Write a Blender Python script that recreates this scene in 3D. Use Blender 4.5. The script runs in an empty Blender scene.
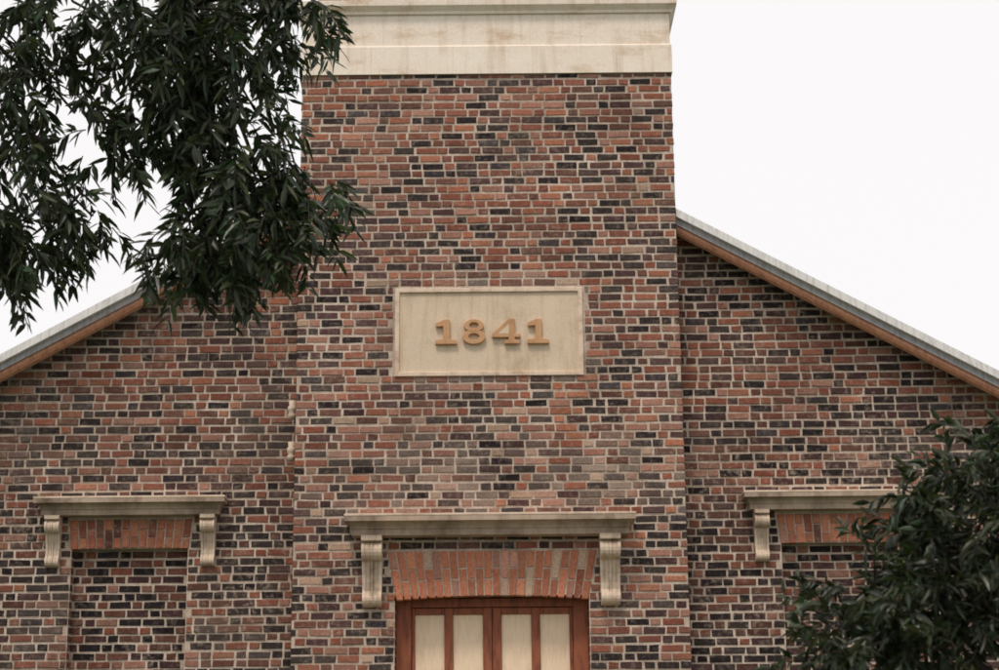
import bpy, math, random
from mathutils import Matrix, Vector, noise
random.seed(7)
R=random.random
U=random.uniform
C=bpy.context.scene.collection

# ------------------------------------------------------------------ helpers
def empty(name,loc=(0,0,0)):
    o=bpy.data.objects.new(name,None);o.location=loc;C.objects.link(o);return o
def mesh_obj(name,vs,fs,mat=None,parent=None,cols=None,smooth=False):
    m=bpy.data.meshes.new(name);m.from_pydata(vs,[],fs);m.update()
    if cols is not None:
        a=m.color_attributes.new('bcol','FLOAT_COLOR','POINT')
        flat=[]
        for c in cols: flat.extend((c[0],c[1],c[2],1.0))
        a.data.foreach_set('color',flat)
    if mat: m.materials.append(mat)
    if smooth: m.polygons.foreach_set('use_smooth',[True]*len(m.polygons))
    o=bpy.data.objects.new(name,m);C.objects.link(o)
    if parent: o.parent=parent
    return o
def bevel(o,w,seg=2):
    b=o.modifiers.new('bevel','BEVEL');b.width=w;b.segments=seg;b.limit_method='ANGLE';return o
def box(name,x0,x1,y0,y1,z0,z1,mat,parent,bv=0):
    vs=[(x0,y0,z0),(x1,y0,z0),(x1,y1,z0),(x0,y1,z0),(x0,y0,z1),(x1,y0,z1),(x1,y1,z1),(x0,y1,z1)]
    fs=[(0,3,2,1),(4,5,6,7),(0,1,5,4),(1,2,6,5),(2,3,7,6),(3,0,4,7)]
    o=mesh_obj(name,vs,fs,mat,parent)
    if bv: bevel(o,bv)
    return o
def mat(name,col=(.5,.5,.5),rough=.85,spec=.3):
    m=bpy.data.materials.new(name);m.use_nodes=True
    b=m.node_tree.nodes['Principled BSDF']
    b.inputs['Base Color'].default_value=(*col,1);b.inputs['Roughness'].default_value=rough
    b.inputs['Specular IOR Level'].default_value=spec
    return m,m.node_tree,b
def N(nt,t,**k):
    n=nt.nodes.new(t)
    for a,v in k.items(): setattr(n,a,v)
    return n
def noise_tex(nt,scale,detail=4,rough=.6,vec=None,dist=0):
    tc=N(nt,'ShaderNodeTexCoord');n=N(nt,'ShaderNodeTexNoise')
    n.inputs['Scale'].default_value=scale;n.inputs['Detail'].default_value=detail
    n.inputs['Roughness'].default_value=rough;n.inputs['Distortion'].default_value=dist
    if vec is not None:
        mp=N(nt,'ShaderNodeMapping');mp.inputs['Scale'].default_value=vec
        nt.links.new(tc.outputs['Object'],mp.inputs[0]);nt.links.new(mp.outputs[0],n.inputs['Vector'])
    else: nt.links.new(tc.outputs['Object'],n.inputs['Vector'])
    return n.outputs['Fac']
def ramp(nt,fac,stops):
    r=N(nt,'ShaderNodeValToRGB');e=r.color_ramp.elements
    while len(e)<len(stops): e.new(.5)
    for i,(p,c) in enumerate(stops):
        e[i].position=p;e[i].color=(*c,1) if len(c)==3 else c
    nt.links.new(fac,r.inputs[0]);return r.outputs[0]
def mix(nt,a,b,fac,mode='MIX'):
    m=N(nt,'ShaderNodeMix',data_type='RGBA',blend_type=mode)
    for s,v in ((6,a),(7,b),(0,fac)):
        if hasattr(v,'links'): nt.links.new(v,m.inputs[s])
        elif s==0: m.inputs[0].default_value=v
        else: m.inputs[s].default_value=(*v,1)
    return m.outputs[2]
def bump(nt,b,h,strength,dist):
    n=N(nt,'ShaderNodeBump');n.inputs['Strength'].default_value=strength;n.inputs['Distance'].default_value=dist
    nt.links.new(h,n.inputs['Height']);nt.links.new(n.outputs[0],b.inputs['Normal'])

# ------------------------------------------------------------------ materials
def m_brick():
    m,nt,b=mat('weathered_brick',rough=.9,spec=.2)
    a=N(nt,'ShaderNodeAttribute',attribute_name='bcol')
    n1=noise_tex(nt,40,4,.7)
    c=mix(nt,a.outputs['Color'],ramp(nt,n1,[(.25,(.55,.52,.51)),(.5,(1,1,1)),(.8,(1.4,1.33,1.28))]),1.0,'MULTIPLY')
    n2=noise_tex(nt,1.1,6,.65)
    n3=noise_tex(nt,18,4,.75)
    f=N(nt,'ShaderNodeMath',operation='MULTIPLY')
    nt.links.new(ramp(nt,n2,[(.42,(.22,.22,.22)),(.74,(1,1,1))]),f.inputs[0])
    nt.links.new(ramp(nt,n3,[(.50,(0,0,0)),(.68,(.75,.75,.75))]),f.inputs[1])
    c=mix(nt,c,(.46,.36,.29),f.outputs[0])
    # broad soot / damp variation
    n5=noise_tex(nt,.55,4,.6)
    c=mix(nt,c,ramp(nt,n5,[(.35,(.72,.70,.72)),(.6,(1.08,1.06,1.04))]),.8,'MULTIPLY')
    nt.links.new(c,b.inputs['Base Color'])
    bump(nt,b,n1,.5,.004);return m
def m_mortar():
    m,nt,b=mat('lime_mortar',rough=.95,spec=.1)
    n=noise_tex(nt,1.6,7,.75);n1=noise_tex(nt,60,3,.7)
    c=ramp(nt,n,[(.32,(.29,.22,.17)),(.48,(.50,.40,.325)),(.66,(.72,.605,.51))])
    c=mix(nt,c,ramp(nt,n1,[(.3,(.66,.64,.62)),(.6,(1.05,1.05,1.05))]),1.0,'MULTIPLY')
    nt.links.new(c,b.inputs['Base Color']);bump(nt,b,n1,.5,.003);return m
def m_stone(name,base,dark,stain=.5,streak=(1,1,.25),sc=2.5):
    m,nt,b=mat(name,rough=.85,spec=.2)
    n=noise_tex(nt,sc,8,.65,streak);n1=noise_tex(nt,70,4,.7)
    c=ramp(nt,n,[(.32,dark),(.32+.3*stain,base),(.75,tuple(min(.9,v*1.08) for v in base))])
    n4=noise_tex(nt,1.0,6,.7,(9,9,.8))
    c=mix(nt,c,ramp(nt,n4,[(.36,(.76,.68,.60)),(.5,(1,1,1))]),.55,'MULTIPLY')
    c=mix(nt,c,ramp(nt,n1,[(.3,(.86,.84,.82)),(.6,(1,1,1))]),1.0,'MULTIPLY')
    nt.links.new(c,b.inputs['Base Color']);bump(nt,b,n1,.25,.003);return m
def m_paint(name,col,dark,rough=.6):
    m,nt,b=mat(name,rough=rough,spec=.3)
    n=noise_tex(nt,9,6,.7,(3,3,.5))
    nt.links.new(ramp(nt,n,[(.3,dark),(.55,col)]),b.inputs['Base Color']);bump(nt,b,n,.15,.003);return m
def m_brick_tex():
    m,nt,b=mat('side_brickwork',rough=.9,spec=.2)
    g=N(nt,'ShaderNodeNewGeometry');s=N(nt,'ShaderNodeSeparateXYZ');nt.links.new(g.outputs['Position'],s.inputs[0])
    ad=N(nt,'ShaderNodeMath',operation='ADD');nt.links.new(s.outputs[0],ad.inputs[0]);nt.links.new(s.outputs[1],ad.inputs[1])
    cb=N(nt,'ShaderNodeCombineXYZ');nt.links.new(ad.outputs[0],cb.inputs[0]);nt.links.new(s.outputs[2],cb.inputs[1])
    t=N(nt,'ShaderNodeTexBrick');nt.links.new(cb.outputs[0],t.inputs['Vector'])
    t.inputs['Color1'].default_value=(.25,.095,.06,1);t.inputs['Color2'].default_value=(.05,.035,.035,1)
    t.inputs['Mortar'].default_value=(.45,.37,.3,1);t.inputs['Scale'].default_value=1
    t.inputs['Mortar Size'].default_value=.011;t.inputs['Brick Width'].default_value=.235;t.inputs['Row Height'].default_value=.083
    nt.links.new(t.outputs['Color'],b.inputs['Base Color']);return m
def m_leaf(name):
    m,nt,b=mat(name,rough=.40,spec=.45)
    a=N(nt,'ShaderNodeAttribute',attribute_name='bcol')
    nt.links.new(a.outputs['Color'],b.inputs['Base Color'])
    tr=N(nt,'ShaderNodeBsdfTranslucent');mx=N(nt,'ShaderNodeMixShader');mx.inputs[0].default_value=.18
    c=mix(nt,a.outputs['Color'],(1.2,1.7,.6),1.0,'MULTIPLY');nt.links.new(c,tr.inputs[0])
    nt.links.new(b.outputs[0],mx.inputs[1]);nt.links.new(tr.outputs[0],mx.inputs[2])
    nt.links.new(mx.outputs[0],nt.nodes['Material Output'].inputs[0]);return m
def m_bark():
    m,nt,b=mat('grey_bark',rough=.95)
    n=noise_tex(nt,14,6,.7,(1,1,.2))
    nt.links.new(ramp(nt,n,[(.3,(.02,.017,.013)),(.7,(.075,.062,.05))]),b.inputs['Base Color']);bump(nt,b,n,.8,.02);return m
def m_noise2(name,a_,b_,sc,rough=.95):
    m,nt,b=mat(name,rough=rough);n=noise_tex(nt,sc,8,.7)
    nt.links.new(ramp(nt,n,[(.3,a_),(.7,b_)]),b.inputs['Base Color']);bump(nt,b,n,.5,.03);return m
BR=m_brick();MO=m_mortar();BT=m_brick_tex()
ST=m_stone('cream_limestone',(.87,.765,.66),(.68,.53,.39),.45,(.6,1,1.6))
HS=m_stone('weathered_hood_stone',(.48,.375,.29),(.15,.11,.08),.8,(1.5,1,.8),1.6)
CS=m_stone('console_stone',(.62,.50,.39),(.30,.22,.155),.6,(1.5,1,.8),4)
PS=m_stone('plaque_stone',(.68,.555,.42),(.56,.44,.31),.5,(1,1,1))
PF=m_stone('plaque_frame_stone',(.73,.58,.46),(.48,.35,.25),.6,(1,1,1),5)
NU=m_stone('ochre_numeral',(.56,.33,.18),(.38,.21,.11),.5,(1,1,1))
WF=m_paint('rust_painted_wood',(.31,.10,.05),(.12,.04,.025))
WP=m_paint('cream_painted_wood',(.88,.69,.50),(.76,.56,.38))
RW=m_paint('terracotta_painted_moulding',(.52,.25,.15),(.28,.12,.07))
RM=m_paint('pale_grey_metal',(.74,.72,.71),(.5,.48,.47),.5)
RG=m_paint('grey_painted_fascia',(.34,.32,.32),(.19,.18,.175))
RS=m_noise2('slate_roof',(.05,.05,.055),(.12,.12,.12),12,.7)
BK=m_bark();LF=m_leaf('willow_leaf')

# ------------------------------------------------------------------ brick builder
class Bricks:
    def __init__(s): s.v=[];s.f=[];s.c=[]
    def add(s,q,y,col,depth=.04,inset=.004,j=.0042):
        q=[(x+U(-j,j),z+U(-j,j)) for x,z in q]
        cx=sum(p[0] for p in q)/4;cz=sum(p[1] for p in q)/4
        n=len(s.v);py=U(-.004,.002);tl=[U(-.0018,.0018) for _ in range(4)]
        for k,(x,z) in enumerate(q):
            dx,dz=cx-x,cz-z;sx=math.copysign(inset,dx);sz=math.copysign(inset,dz)
            s.v.append((x+sx,y+py+tl[k],z+sz))
        for x,z in q: s.v.append((x,y+py+.004,z))
        for x,z in q: s.v.append((x,y+depth,z))
        s.c.extend([col]*12)
        s.f.append((n,n+1,n+2,n+3))
        for k in range(4):
            a,b=k,(k+1)%4
            s.f.append((n+a,n+4+a,n+4+b,n+b));s.f.append((n+4+a,n+8+a,n+8+b,n+4+b))
    def make(s,name,parent): return mesh_obj(name,s.v,s.f,BR,parent,s.c)
PAL=dict(red=(.225,.076,.048),orange=(.32,.122,.070),pink=(.31,.15,.11),dark=(.020,.014,.016),
         purple=(.068,.032,.033),brown=(.13,.054,.039),blue=(.038,.031,.036),tan=(.38,.26,.185))
def pick(w,dim=1.0,dk=1.0):
    ks=list(w.keys());k=random.choices(ks,[w[q]*(dk if q in('dark','blue','purple') else 1) for q in ks])[0]
    c=PAL[k];b=U(.75,1.27)*dim;g=U(.94,1.06)
    return (c[0]*b,c[1]*b*g,c[2]*b*g)
W_TOP=dict(red=34,orange=12,pink=11,dark=20,purple=12,brown=19,blue=4,tan=1)
W_MID=dict(red=28,orange=8,pink=12,dark=27,purple=14,brown=18,blue=6,tan=2)
W_LOW=dict(red=20,orange=4,pink=14,dark=37,purple=16,brown=14,blue=8,tan=2)
W_WUP=dict(red=36,orange=11,pink=4,dark=26,purple=15,brown=18,blue=2)
W_WLO=dict(red=17,orange=1,pink=6,dark=44,purple=19,brown=16,blue=4)
ROW=.083;J=.0225
def fill(B,x0,x1,z0,z1,y,holes=(),top=None,weights=None,dimf=None,wash=None):
    r0=int(z0/ROW);r=r0
    while r*ROW<z1-.02:
        za=r*ROW+J/2;zb=min((r+1)*ROW-J/2,z1)
        za=max(za,z0)
        wob=.003*math.sin(r*1.7)
        zc=(za+zb)/2;xa,xb=x0,x1
        if top:
            lim=top(zc)
            xa=max(xa,lim[0]);xb=min(xb,lim[1])
        if xb-xa>.04 and zb-za>.02:
            iv=[(xa,xb)]
            for h in holes:
                hh=h(zc)
                if hh is None: continue
                nw=[]
                for a,b in iv:
                    if hh[1]<=a or hh[0]>=b: nw.append((a,b));continue
                    if hh[0]>a: nw.append((a,hh[0]-J*.4))
                    if hh[1]<b: nw.append((hh[1]+J*.4,b))
                iv=nw
            x=-8-(0.165 if r%2 else 0)+.02*math.sin(r*2.3);k=0
            rnd=random.Random(r*31+int(abs(x0)*10))
            while x<8:
                st=(k%2==0)
                if not st and rnd.random()<.10: st=True
                L=(.205 if st else .095)
                e=x+L
                for a,b in iv:
                    p,q=max(x,a),min(e,b)
                    if q-p<.035: continue
                    w=weights(zc,p);d=dimf(zc,p) if dimf else 1
                    dk=(1.8 if r%2 else 1.0) if st else .45
                    dk*=1+1.1*noise.noise((p*.9+20,zc*.9,4))
                    c=pick(w,d,max(.2,dk))
                    if wash:
                        t=wash(zc,(p+q)/2)*R()
                        c=tuple(c[i]+((.46,.36,.29)[i]-c[i])*t for i in range(3))
                    ww=wob+.005*noise.noise((p*.6,zc,2))
                    B.add([(p,za+ww),(q,za+ww),(q,zb+ww),(p,zb+ww)],y,c)
                x=e+J*U(.7,1.2);k+=1
        r+=1
def rect_hole(a,b,c,d):
    return lambda z:(a,b) if c<z<d else None
def cells(x0,x1,z0,z1,voids):
    xs=sorted(set([x0,x1]+[v for h in voids for v in h[:2]]));zs=sorted(set([z0,z1]+[v for h in voids for v in h[2:]]))
    out=[]
    for i in range(len(xs)-1):
        for k in range(len(zs)-1):
            cx=(xs[i]+xs[i+1])/2;cz=(zs[k]+zs[k+1])/2
            if x0<=cx<=x1 and z0<=cz<=z1 and not any(a<cx<b and c<cz<d for a,b,c,d in voids):
                out.append([(xs[i],zs[k]),(xs[i+1],zs[k]),(xs[i+1],zs[k+1]),(xs[i],zs[k+1])])
    return out
def sheet(name,polys,y,m,parent):
    v=[];f=[]
    for p in polys:
        n=len(v);v+=[(x,y,z) for x,z in p];f.append(tuple(range(n,n+len(p))))
    return mesh_obj(name,v,f,m,parent)
def jack_arch(B,xc,wb,wt,z0,z1,y,n,camber,split,weights,dim):
    for i in range(n):
        def P(t,s):
            xb=xc-wb/2+wb*t;xt=xc-wt/2+wt*t
            cz=camber*(1-(2*t-1)**2);zb=z0+cz;zt=z1+U(-.001,.001)
            return (xb+(xt-xb)*s,zb+(zt-zb)*s)
        a=i/n+.09/n;b=(i+1)/n-.09/n
        cuts=[0,split if i%2 else 1-split,1]
        for c0,c1 in zip(cuts[:-1],cuts[1:]):
            s0=c0+(.017 if c0>0 else 0);s1=c1-(.017 if c1<1 else 0)
            B.add([P(a,s0),P(b,s0),P(b,s1),P(a,s1)],y-.002,pick(weights,dim),depth=.09,j=.003)
W_ARCH=dict(orange=66,red=16,pink=12,brown=6)

# ------------------------------------------------------------------ church
CH=empty('brick_church',(0,0,0))
TW=1.915
B=Bricks()
def wt(z,x):
    zz=z+.3*noise.noise((x*.9,z*.9,7))
    if zz>7.5: return W_TOP
    if zz>5.1: return W_MID
    return W_LOW
holes=[rect_hole(-.95,.96,5.70,6.635),rect_hole(-.92,.95,-1,3.50),
       lambda z:(-.905-.09*(z-3.5)/.47,.945+.09*(z-3.5)/.47) if 3.49<z<3.97 else None]
def wash(z,x):
    t=.07+.30*max(0,noise.noise((x*1.3,z*1.3,9)))
    if 4.2<z<5.5: t+=.70*max(0,1-abs(z-4.60)/.8)*(1 if abs(x)<1.5 else .35)*(.6+noise.noise((x*2,z*2,1)))
    dx=max(0,abs(x)-.95);dz=max(0,abs(z-6.17)-.46);d=math.hypot(dx,dz)
    if d<.2: t+=.40*(1-d/.2)
    return max(0,min(.9,t))
fill(B,-TW,TW,0,8.925,0,holes,None,wt,lambda z,x:1.04 if z>5.2 else .98,wash)
WA2=dict(orange=60,red=10,pink=24,tan=6)
jack_arch(B,.02,1.86,2.03,3.50,3.97,0,24,.042,.38,WA2,1.5)
B.make('tower_front_bricks',CH)
sheet('tower_mortar',cells(-TW+.006,TW-.006,0,8.925,[(-.92,.95,-1,3.542)]),.0065,MO,CH)
v=[];f=[]
for sx in(-1,1):
    n=len(v);x=sx*(TW-.003);v+=[(x,.009,0),(x,3.8,0),(x,3.8,8.92),(x,.009,8.92)];f.append((n,n+1,n+2,n+3))
n=len(v);v+=[(-TW+.003,3.8,0),(TW-.003,3.8,0),(TW-.003,3.8,8.92),(-TW+.003,3.8,8.92)];f.append((n,n+1,n+2,n+3))
mesh_obj('tower_side_walls',v,f,BT,CH)
v=[(-.92,.0085,0),(-.92,.35,0),(-.92,.35,3.545),(-.92,.0085,3.545),(.95,.0085,0),(.95,.35,0),(.95,.35,3.545),(.95,.0085,3.545)]
mesh_obj('door_reveals',v,[(0,1,2,3),(4,5,6,7),(3,2,6,7)],BT,CH)

# wings
ZL,ZR,SL=8.66,8.51,.548
YW=.35;RD=.12
for sd,cz,xc in((-1,ZL,-3.565),(1,ZR,3.455)):
    B=Bricks()
    rec=(xc-.575,xc+.575,1.6,4.075)
    hl=[rect_hole(*rec),(lambda xc:lambda z:(xc-.59-.03*(z-4.06)/.3,xc+.59+.03*(z-4.06)/.3) if 4.06<z<4.37 else None)(xc)]
    def tp(z,sd=sd,cz=cz):
        xm=(cz-.16-z)/SL
        return (-xm,-1.9) if sd<0 else (1.9,xm)
    def ww(z,x,sd=sd): 
        zz=z+.25*noise.noise((x*.8,z*.8,3))
        return W_WUP if zz>(5.25 if sd<0 else 5.5) else W_WLO
    a,b=((-6.3,-1.9) if sd<0 else (1.9,6.3))
    def dm(z,x,sd=sd):
        t=max(0,min(1,(z-5.05)/.4));return (.90+.08*t)*(1 if sd<0 else .90)
    ws=lambda z,x,sd=sd:(.10 if sd<0 else .04)+(.25 if sd<0 else .12)*max(0,noise.noise((x*1.1,z*1.1,5)))
    fill(B,a,b,0,7.7,YW,hl,tp,ww,dm,ws)
    fill(B,rec[0]+.004,rec[1]-.004,rec[2],rec[3],YW+RD,(),None,lambda z,x:W_WLO,lambda z,x:.85)
    jack_arch(B,xc,1.17,1.23,4.07,4.36,YW,14,.012,.36,W_ARCH,1.35)
    B.make('wing_bricks',CH)
    polys=cells(a,b,0,4.9,[rec])
    za=cz-.12-SL*abs(a);zb=cz-.12-SL*abs(b)
    polys.append([(a,4.9),(b,4.9),(b,zb),(a,za)])
    sheet('wing_mortar',polys,YW+.0085,MO,CH)
    sheet('blind_window_mortar',[[(rec[0],rec[2]),(rec[1],rec[2]),(rec[1],rec[3]),(rec[0],rec[3])]],YW+RD+.0085,MO,CH)
    v=[(rec[0],YW+.008,rec[2]),(rec[0],YW+RD+.01,rec[2]),(rec[0],YW+RD+.01,rec[3]),(rec[0],YW+.008,rec[3]),
       (rec[1],YW+.008,rec[2]),(rec[1],YW+RD+.01,rec[2]),(rec[1],YW+RD+.01,rec[3]),(rec[1],YW+.008,rec[3])]
    mesh_obj('blind_window_reveal',v,[(0,1,2,3),(4,5,6,7),(3,2,6,7),(0,1,5,4)],BT,CH)
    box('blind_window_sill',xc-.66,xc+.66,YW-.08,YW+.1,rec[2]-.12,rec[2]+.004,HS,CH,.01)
    xo=sd*6.3
    mesh_obj('wing_side_wall',[(xo,YW+.009,0),(xo,15,0),(xo,15,5.1),(xo,YW+.009,5.1)],[(0,1,2,3)],BT,CH)
    def rk(name,prof,m,x0=1.918,x1=6.75):
        v=[];n=len(prof)
        for X in(x0,x1):
            for (y,dz) in prof: v.append((sd*X,y,cz-SL*X+dz))
        f=[tuple(range(n)),tuple(range(n,2*n))]+[(k,(k+1)%n,n+(k+1)%n,n+k) for k in range(n)]
        return mesh_obj(name,v,f,m,CH)
    rk('rake_metal_edge',[(.03,0),(.03,-.085),(.065,-.09),(.16,.0)],RM)
    rk('rake_fascia',[(.068,-.055),(.068,-.160),(.10,-.164),(.2,-.055)],RG)
    rk('rake_bed_moulding',[(.090,-.13),(.090,-.20),(.11,-.235),(.125,-.24),(.135,-.25),(.15,-.25),(.15,-.13)],RW)
    rk('rake_soffit',[(.152,-.14),(.152,-.18),(YW+.05,-.18),(YW+.05,-.14)],RG)
    rk('roof_slope',[(.16,-.003),(.162,-.05),(15.3,-.05),(15.3,-.003)],RS)
mesh_obj('nave_roof',[(-1.918,3.81,ZL-SL*1.918-.01),(0,3.81,8.6),(1.918,3.81,ZR-SL*1.918-.01),(-1.918,15.3,ZL-SL*1.918-.01),(0,15.3,8.6),(1.918,15.3,ZR-SL*1.918-.01)],[(0,1,4,3),(1,2,5,4)],RS,CH)
mesh_obj('rear_wall',[(-6.3,15,0),(6.3,15,0),(6.3,15,5.1),(0,15,8.5),(-6.3,15,5.1)],[(0,1,2,3,4)],BT,CH)

# mouldings with mitred returns
def mould(name,x0,x1,yw,prof,m,parent,back=None):
    v=[];f=[]
    for (p,s,z) in prof:
        v+=[(x0-s,back if back is not None else yw,z),(x0-s,yw-p,z),(x1+s,yw-p,z),(x1+s,back if back is not None else yw,z)]
    for i in range(len(prof)-1):
        a=i*4;b=a+4
        for k in range(3): f.append((a+k,a+k+1,b+k+1,b+k))
    f.append((0,3,2,1));t=(len(prof)-1)*4;f.append((t,t+1,t+2,t+3))
    return mesh_obj(name,v,f,m,parent)
def hood(name,x0,x1,yw,P,zb,zt,parent):
    H=zt-zb;pr=[]
    pts=[(.62,0),(.62,.30),(.66,.32)]+[(.66+.26*(1-math.cos(t*math.pi/2)),.32+.30*math.sin(t*math.pi/2)) for t in(.25,.5,.75,1)]+[(1,.64),(1,.90)]
    for a,h in pts: pr.append((P*a,.06*(a-.62)/.38 if a>.5 else .055,zb+H*h))
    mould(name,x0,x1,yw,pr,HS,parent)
    mould(name+'_drip_course',x0,x1,yw,[(P*1.01,.063,zb+H*.902),(P*1.01,.063,zb+H*.99),(P*.97,.055,zb+H*1.01),(P*.25,.05,zb+H*1.10)],PF,parent)
def console(name,xc,w,ztop,h,yw,proj,parent):
    pts=[]
    r1=proj*.42;c1=(proj-r1,-.08*h-r1)
    pts.append((0,0));pts.append((proj,0));pts.append((proj,-.07*h));pts.append((proj*.93,-.08*h))
    for a in range(70,-110,-20): pts.append((c1[0]+r1*math.cos(math.radians(a)),c1[1]+r1*math.sin(math.radians(a))))
    zc=c1[1]-r1
    r2=proj*.25;c2=(proj*.32,-h+r2*1.25)
    for t in(.15,.4,.65,.85):
        s=t;pts.append((proj*.60-(proj*.60-proj*.42)*math.sin(s*math.pi/2)-.015*math.sin(s*math.pi),zc+(c2[1]+r2*.6-zc)*s))
    for a in range(40,-110,-25): pts.append((c2[0]+r2*math.cos(math.radians(a)),c2[1]+r2*math.sin(math.radians(a))*1.1))
    pts.append((.0,-h))
    bands=[(-.5,-.34,0),(-.34,-.28,-.010),(-.28,-.10,-.007),(-.10,-.05,-.011),(-.05,.05,0),(.05,.10,-.011),(.10,.28,-.007),(.28,.34,-.010),(.34,.5,0)]
    v=[];f=[];n=len(pts)
    for i,(a,b,o) in enumerate(bands):
        base=len(v)
        for X in(a,b):
            for k,(d,z) in enumerate(pts):
                tap=1-.10*(-z/h)
                dd=max(0,d+(o if 3<k<n-1 else 0))
                v.append((xc+X*w*tap,yw-dd,ztop+z))
        f.append(tuple(base+q for q in range(n)));f.append(tuple(base+n+q for q in range(n-1,-1,-1)))
        for k in range(n):
            f.append((base+k,base+(k+1)%n,base+n+(k+1)%n,base+n+k))
    return mesh_obj(name,v,f,CS,parent)
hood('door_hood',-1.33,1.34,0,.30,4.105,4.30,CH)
for x in(-1.135,1.155): console('door_hood_console',x,.20,4.103,.67,0,.22,CH)
for xc in(-3.55,3.445):
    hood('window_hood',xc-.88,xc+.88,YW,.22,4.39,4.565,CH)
    for s in(-.765,.765): console('window_hood_console',xc+s,.145,4.388,.50,YW,.16,CH)

# top stonework
def ring(name,pr,m): return mould(name,-TW,TW,0,pr,m,CH,back=3.8)
ring('tower_lower_stone_band',[(.025,.012,8.93),(.025,.012,9.235),(.015,.003,9.25)],ST)
ring('tower_frieze_stone',[(.006,-.002,9.252),(.006,-.002,9.60)],ST)
ring('tower_cornice',[(.03,.02,9.602),(.035,.03,9.63),(.07,.055,9.66),(.09,.075,9.675),(.095,.08,9.73),(.06,.04,9.75),(.0,-.05,9.77)],ST)
for zz,y,xs in((8.93,-.0255,(-1.2,-.35,.52,1.35)),(9.255,-.0065,(-.9,.05,.98))):
    for x in xs: box('ashlar_joint',x-.002,x+.002,y,y+.01,zz+.004,zz+.30,PF,CH)
B=Bricks();fill(B,-1.78,1.78,9.775,12,.14,(),None,lambda z,x:W_TOP);B.make('belfry_bricks',CH)
box('belfry_core',-1.775,1.775,.1485,3.6,9.772,12,BT,CH)
box('belfry_cornice',-1.95,1.95,-.05,3.8,12.002,12.25,ST,CH,.02)
mesh_obj('belfry_roof',[(-1.95,-.05,12.252),(1.95,-.05,12.252),(1.95,3.8,12.252),(-1.95,3.8,12.252),(0,1.87,14.2)],[(0,1,4),(1,2,4),(2,3,4),(3,0,4)],RS,CH)

# date plaque
PX0,PX1,PZ0,PZ1=-.935,.945,5.712,6.622
box('plaque_panel',PX0+.04,PX1-.04,.004,.05,PZ0+.04,PZ1-.04,PS,CH)
def frame(name,x0,x1,z0,z1,w,y0,y1,m):
    vo=[(x0,z0),(x1,z0),(x1,z1),(x0,z1)];vi=[(x0+w,z0+w),(x1-w,z0+w),(x1-w,z1-w),(x0+w,z1-w)]
    v=[(x,y0,z) for x,z in vo]+[(x,y0,z) for x,z in vi]+[(x,y1,z) for x,z in vo]+[(x,y1,z) for x,z in vi]
    f=[]
    for k in range(4):
        l=(k+1)%4
        f+=[(k,l,4+l,4+k),(k,8+k,8+l,l),(4+k,4+l,12+l,12+k),(8+k,12+k,12+l,8+l)]
    o=mesh_obj(name,v,f,m,CH);bevel(o,.006);return o
frame('plaque_frame',PX0,PX1,PZ0,PZ1,.045,-.018,.05,PF)
def extr(name,polys,y0,y1,m):
    v=[];f=[]
    for p in polys:
        n=len(v);L=len(p);v+=[(x,y0,z) for x,z in p]+[(x,y1,z) for x,z in p]
        f.append(tuple(n+i for i in range(L)));f.append(tuple(n+L+i for i in range(L-1,-1,-1)))
        for k in range(L): l=(k+1)%L;f.append((n+k,n+L+k,n+L+l,n+l))
    o=mesh_obj(name,v,f,m,CH);bevel(o,.004,2);return o
NY0,NY1=-.036,.010
def one(x0):
    Z=6.035;H=.255
    extr('numeral_1',[[(x0,Z),(x0+.215,Z),(x0+.215,Z+.042),(x0+.143,Z+.052),(x0+.143,Z+H),(x0+.088,Z+H),(x0+.005,Z+H-.04),(x0+.005,Z+H-.078),(x0+.078,Z+H-.068),(x0+.078,Z+.052),(x0,Z+.042)]],NY0,NY1,NU)
def eight(x0):
    Z=6.035
    v=[];f=[]
    def rg(cx,cz,ax,az,bx,bz,y):
        n=len(v);K=28
        for rx,rz,yy in((ax,az,NY1),(ax,az,y+.004),(ax-.004,az-.004,y),(bx+.004,bz+.004,y),(bx,bz,y+.004),(bx,bz,NY1)):
            for k in range(K):
                t=2*math.pi*k/K;v.append((cx+rx*math.cos(t),yy,cz+rz*math.sin(t)))
        for r in range(5):
            for k in range(K): l=(k+1)%K;f.append((n+r*K+k,n+r*K+l,n+r*K+K+l,n+r*K+K+k))
    rg(x0+.12,Z+.074,.115,.075,.055,.034,NY0)
    rg(x0+.12,Z+.190,.100,.066,.047,.030,NY0-.002)
    mesh_obj('numeral_8',v,f,NU,CH)
def four(x0):
    Z=6.035;H=.255
    extr('numeral_4',[[(x0+.125,Z),(x0+.272,Z),(x0+.272,Z+.034),(x0+.228,Z+.042),(x0+.228,Z+.066),(x0+.285,Z+.066),(x0+.285,Z+.100),(x0+.228,Z+.100),(x0+.228,Z+H),(x0+.165,Z+H),(x0,Z+.100),(x0,Z+.066),(x0+.166,Z+.066),(x0+.166,Z+.042),(x0+.125,Z+.034)]],NY0,NY1,NU)
    extr('numeral_4_counter',[[(x0+.062,Z+.100),(x0+.168,Z+.100),(x0+.168,Z+.205)]],NY0-.0015,NY1,PS)
one(-.53);eight(-.265);four(.035);one(.388)

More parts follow.
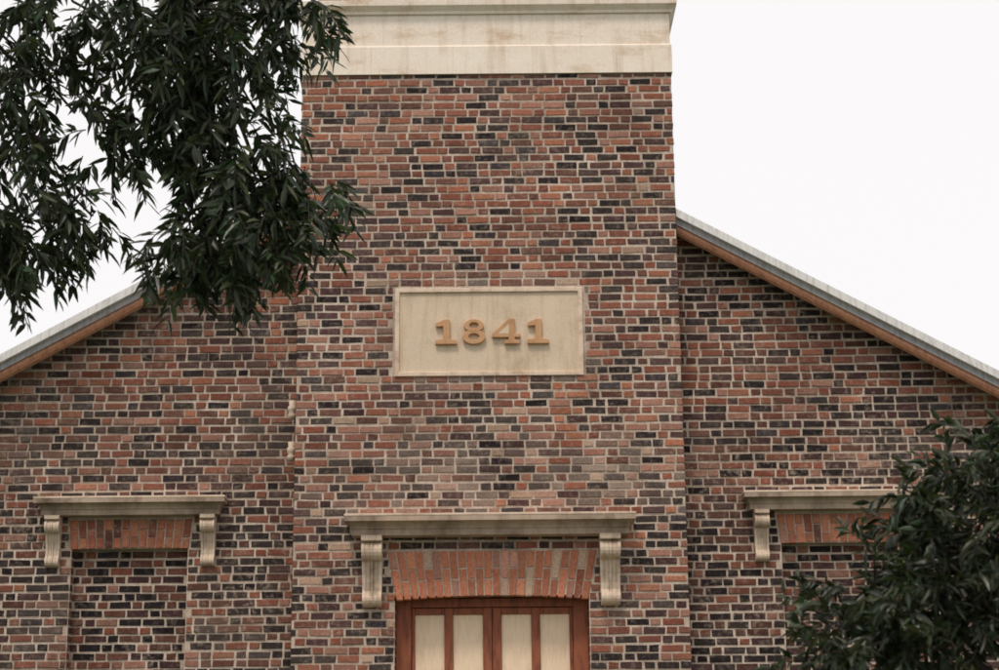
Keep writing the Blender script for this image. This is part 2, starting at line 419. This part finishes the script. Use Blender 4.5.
# door
DY=.20
def dbox(n,x0,x1,y0,z0,z1,m,y1=None,bv=.006): return box(n,x0,x1,y0,y1 or y0+.06,z0,z1,m,CH,bv)
dbox('door_frame_left',-.918,-.77,DY,.8,3.54,WF);dbox('door_frame_right',.80,.948,DY,.8,3.54,WF)
dbox('door_frame_head',-.769,.799,DY+.003,3.455,3.54,WF)
panels=[(-.735,-.45),(-.365,-.075),(.105,.395),(.48,.765)]
dbox('door_backing',-.768,.798,DY+.09,.8,3.452,WF,DY+.12)
for a,b in((-.768,-.735),(-.45,-.365),(-.075,.012),(.018,.105),(.395,.48),(.765,.798)): dbox('door_stile',a,b,DY+.035,.8,3.45,WF)
for a,b in panels:
    dbox('door_rail',a+.001,b-.001,DY+.037,3.385,3.449,WF);dbox('door_rail',a+.001,b-.001,DY+.037,1.9,2.02,WF);dbox('door_rail',a+.001,b-.001,DY+.037,.8,.98,WF)
    dbox('door_panel',a+.001,b-.001,DY+.062,.981,3.384,WP,DY+.088,0)
for i in range(5): box('entrance_step',-1.5,1.5,-1.6+.3*i,.2 if i==4 else -1.3+.3*i-.002,0.0,.16*(i+1),CS,CH,.01)
def insul(z,x=-1.965,y=.16):
    v=[];f=[];pr=[(.0,-.10),(.035,-.095),(.044,-.05),(.028,-.03),(.044,-.01),(.044,.03),(.028,.045),(.036,.09),(0,.10)];K=12
    for r,h in pr:
        for k in range(K): v.append((x+r*math.cos(6.283*k/K),y+r*math.sin(6.283*k/K),z+h))
    for i in range(len(pr)-1):
        for k in range(K): l=(k+1)%K;f.append((i*K+k,i*K+l,i*K+K+l,i*K+K+k))
    mesh_obj('cable_insulator',v,f,CS,CH,smooth=True)
    box('insulator_pin',x-.006,x+.006,y,YW+.01,z-.006,z+.006,RG,CH)
insul(5.42);insul(5.0)

# ------------------------------------------------------------------ trees
class Tree:
    def __init__(s): s.v=[];s.f=[];s.c=[];s.bv=[];s.bf=[]
    def tube(s,pts,r0,r1,K=7):
        n=len(pts);prev=None
        for i,p in enumerate(pts):
            d=(pts[min(i+1,n-1)]-pts[max(i-1,0)]).normalized()
            a=d.orthogonal().normalized();b=d.cross(a)
            r=r0+(r1-r0)*i/(n-1)
            base=len(s.bv)
            for k in range(K):
                t=6.2832*k/K;q=p+(a*math.cos(t)+b*math.sin(t))*r;s.bv.append(tuple(q))
            if prev is not None:
                off=min(range(K),key=lambda o:(Vector(s.bv[base+o])-Vector(s.bv[prev])).length)
                for k in range(K):
                    l=(k+1)%K;s.bf.append((prev+k,prev+l,base+(l+off)%K,base+(k+off)%K))
            prev=base
    def leaf(s,p,d,L,w,col):
        d=d.normalized();up=Vector((U(-1,1),U(-1,1),U(-.2,1)))
        sd=d.cross(up)
        if sd.length<.01: return
        sd.normalize();nn=sd.cross(d)
        bend=U(.0,.25)*L;n=len(s.v)
        q=[p,p+d*L*.35+sd*w/2+nn*w*.15,p+d*L*.7+sd*w*.36+nn*w*.15-Vector((0,0,bend*.4)),p+d*L-Vector((0,0,bend)),p+d*L*.7-sd*w*.36+nn*w*.15-Vector((0,0,bend*.4)),p+d*L*.35-sd*w/2+nn*w*.15,p+d*L*.35,p+d*L*.7-Vector((0,0,bend*.4))]
        s.v+= [tuple(a) for a in q];s.c+=[col]*8
        s.f+=[(n,n+1,n+6),(n+1,n+2,n+7,n+6),(n+2,n+3,n+7),(n,n+6,n+5),(n+6,n+7,n+4,n+5),(n+7,n+3,n+4)]
    def sprig(s,p,d,length,nl,L=.128,w=.033,bright=1):
        d=d.normalized();pts=[p.copy()];q=p.copy();dd=d.copy();m=6
        for i in range(m):
            dd=(dd+Vector((U(-.18,.18),U(-.18,.18),U(-.30,.02)))).normalized();q=q+dd*length/m;pts.append(q.copy())
        s.tube(pts,.0045,.0015,4)
        sb=U(.7,1.3)
        for i in range(nl):
            t=(i+U(0,1))/nl*m;k=min(int(t),m-1);pp=pts[k].lerp(pts[k+1],t-k)
            ax=(pts[k+1]-pts[k]).normalized()
            rv=Vector((U(-1,1),U(-1,1),U(-1,.6)));rv=(rv-ax*rv.dot(ax))
            if rv.length<.05: continue
            ld=(ax*U(.4,1.1)+rv.normalized()*U(.5,1)).normalized()
            b=bright*U(.4,1.5)*sb;y=R()
            if R()<.12: b*=1.7
            col=(.022*b+.018*y*b,.044*b,.022*b*(1-.3*y))
            s.leaf(pp,ld,L*U(.65,1.25),w*U(.75,1.25),col)
    def make(s,name,root):
        e=empty(name,root);o1=mesh_obj('foliage',s.v,s.f,LF,None,s.c);o2=mesh_obj('limbs',s.bv,s.bf,BK,None,smooth=True)
        for o in(o1,o2): o.parent=e;o.matrix_parent_inverse=Matrix.Translation(-Vector(root))
        return e
def curve(a,b,sag,n=8,j=.05):
    out=[]
    for i in range(n+1):
        t=i/n;p=a.lerp(b,t)+Vector((0,0,sag*4*t*(1-t)))
        if 0<i<n: p+=Vector((U(-j,j),U(-j,j),U(-j,j)))
        out.append(p)
    return out

random.seed(11)
T=Tree();root=Vector((-4.6,-7.6,0))
trunk=[root,Vector((-4.55,-7.6,1.5)),Vector((-4.5,-7.55,3)),Vector((-4.35,-7.5,4.6)),Vector((-4.2,-7.5,6.2)),Vector((-4.3,-7.4,8)),Vector((-4.2,-7.4,9.6))]
T.tube(trunk,.24,.06,12)
A0=Vector((-1.85,-7.0,6.45));Lf=Vector((-3.5,-7.3,6.5))
main=curve(trunk[4],Vector((-3.0,-7.3,6.95)),.1,6,.03)+curve(Vector((-3.0,-7.3,6.95)),A0,.12,6,.03)[1:]
T.tube(main,.075,.03,8)
blobs=[
 (-1.72,-7.0,6.32,.56,.6,.42,140,A0),(-1.66,-7.0,5.85,.38,.45,.42,76,A0),(-1.98,-7.1,5.88,.28,.4,.34,32,A0),
 (-1.50,-6.9,5.40,.38,.4,.32,62,A0),(-1.10,-6.9,5.30,.26,.3,.20,32,A0),(-1.52,-7.0,4.98,.34,.35,.28,62,A0),
 (-1.78,-7.0,4.86,.20,.3,.20,25,A0),(-1.25,-7.0,5.0,.18,.3,.18,12,A0),
 (-2.40,-7.1,6.38,.50,.5,.28,52,main[5]),(-2.85,-7.1,6.10,.30,.4,.42,46,Lf),(-2.88,-7.1,5.45,.32,.4,.42,46,Lf),
 (-2.62,-7.0,5.05,.30,.35,.18,30,Lf),(-2.92,-7.0,4.90,.22,.3,.20,28,Lf),(-2.36,-7.0,5.08,.18,.3,.08,9,Lf),(-2.28,-7.0,5.52,.20,.3,.12,13,A0),(-2.5,-7.0,5.75,.2,.3,.15,9,Lf),
 (-1.12,-7.0,6.42,.20,.3,.22,26,A0),
 (-3.7,-7.5,6.4,.8,.9,.8,80,None),(-4.8,-7.5,6.6,1.0,1.1,.9,90,None),(-2.3,-7.4,7.5,1.2,1.0,.55,80,None),(-4.2,-7.5,8.2,1.5,1.3,.9,120,None),(-5.2,-7.3,7.4,1.0,1.0,.8,60,None),(-2.8,-7.6,8.3,1.0,1.0,.6,55,None)]
for (x,y,z,rx,ry,rz,nsp,start) in blobs:
    c=Vector((x,y,z));view=start is not None
    st=start if view else min(trunk[3:],key=lambda p:abs(p.z-(z-.8)))
    limb=curve(st,c,.06 if view else .2,8,.05);T.tube(limb,.02 if view else .06,.008,6)
    hubs=limb[-3:]
    for k in range(max(3,nsp//9)):
        h=random.choice(hubs);e=c+Vector((U(-1,1)*rx*.7,U(-1,1)*ry*.7,U(-1,.8)*rz*.7))
        tw=curve(h,e,.03,5,.03);T.tube(tw,.009,.003,5);hubs=hubs+[tw[-1],tw[3]]
    for k in range(nsp):
        while True:
            g=Vector((U(-1,1),U(-1,1),U(-1,1)))
            if g.length<1: break
        p=c+Vector((g.x*rx,g.y*ry,g.z*rz))
        if noise.noise(p*4.2)+.24<0: continue
        d=Vector((g.x*.8+U(-.5,.5),g.y*.8+U(-.5,.5),g.z*.4-U(.1,.9)))
        T.sprig(p,d,U(.18,.36),random.randint(11,18))
T.make('willow_oak_tree',root)

T=Tree();root=Vector((3.15,-8.0,0))
for k in range(5):
    e=root+Vector((U(-.5,.6),U(-.6,.6),U(2.4,2.9)));T.tube(curve(root,e,0,9,.05),.045,.008,7)
blobs=[(2.82,-8.0,3.36,.30,.5,.26,50),(2.72,-8.0,3.08,.40,.5,.34,76),(2.50,-8.0,2.85,.45,.5,.32,90),(2.40,-8.0,2.48,.50,.6,.28,104),(3.15,-8.0,2.8,.6,.7,.6,140),
 (2.05,-8.0,2.42,.40,.4,.20,48),(1.82,-8.0,2.24,.30,.3,.13,24),(2.05,-8.0,2.72,.22,.3,.16,13),(1.72,-8.0,2.40,.16,.3,.12,7),(2.30,-8.0,3.02,.15,.3,.15,10),(2.6,-8.0,1.8,.7,.7,.5,90),(3.4,-7.9,1.9,.7,.7,.6,90),(3.7,-8,2.7,.5,.6,.5,70),(3.3,-8,3.4,.5,.5,.35,65),(2.75,-8,1.1,.6,.6,.5,50),(3.5,-8,1.1,.6,.6,.5,50)]
for (x,y,z,rx,ry,rz,nsp) in blobs:
    c=Vector((x,y,z));st=root+Vector((U(-.2,.2),U(-.2,.2),max(.3,z-1.2)))
    T.tube(curve(st,c,.05,7,.04),.022,.006,5)
    for k in range(nsp//12+2): T.tube(curve(c,c+Vector((U(-1,1)*rx,U(-1,1)*ry,U(-.5,1)*rz)),.03,5,.02),.008,.002,4)
    for k in range(nsp):
        while True:
            g=Vector((U(-1,1),U(-1,1),U(-1,1)))
            if g.length<1: break
        p=c+Vector((g.x*rx,g.y*ry,g.z*rz))
        if noise.noise(p*4)+.30<0: continue
        d=Vector((g.x*.8+U(-.5,.5),g.y*.8+U(-.5,.5),g.z*.5+U(-.3,.9)))
        T.sprig(p,d,U(.16,.3),random.randint(12,18),L=.10,w=.028,bright=.8)
T.make('willow_oak_tree',root)

# ------------------------------------------------------------------ ground
G=m_noise2('lawn_grass',(.03,.05,.018),(.07,.10,.035),3)
mesh_obj('grass_ground',[(-600,-600,0),(600,-600,0),(600,600,0),(-600,600,0)],[(0,1,2,3)],G)
mesh_obj('concrete_path',[(-1.2,-40,.004),(1.2,-40,.004),(1.2,-1.6,.004),(-1.2,-1.6,.004)],[(0,1,2,3)],m_noise2('path_concrete',(.22,.2,.18),(.33,.31,.28),5))

# ------------------------------------------------------------------ light
el,az=math.radians(62),math.radians(200)
sv=Vector((math.sin(az)*math.cos(el),math.cos(az)*math.cos(el),math.sin(el)))
L=bpy.data.lights.new('sun','SUN');L.energy=2.1;L.angle=math.radians(12);L.color=(1,.90,.80)
lo=bpy.data.objects.new('sun',L);C.objects.link(lo);lo.rotation_euler=sv.to_track_quat('Z','Y').to_euler();lo.location=sv*30
w=bpy.data.worlds.new('World');bpy.context.scene.world=w;w.use_nodes=True;nt=w.node_tree
bg=nt.nodes['Background'];sky=N(nt,'ShaderNodeTexSky',sky_type='NISHITA');sky.sun_disc=False;sky.sun_elevation=el;sky.sun_rotation=az
c=mix(nt,sky.outputs[0],(10.0,9.75,9.75),.96);nt.links.new(c,bg.inputs[0]);bg.inputs[1].default_value=.1

# ------------------------------------------------------------------ camera
M=Matrix.Translation((0.11,-17.4,1.6))@Matrix.Rotation(math.radians(104.6),4,'X')@Matrix.Rotation(math.radians(-.5),4,'Z')
cd=bpy.data.cameras.new('camera');cam=bpy.data.objects.new('camera',cd);C.objects.link(cam)
cam.matrix_world=M;cd.lens=1800/999*36;cd.clip_end=3000
cd.dof.use_dof=True;cd.dof.focus_distance=14.0;cd.dof.aperture_fstop=2.0
bpy.context.scene.camera=cam
bpy.context.scene.view_settings.view_transform='Standard'
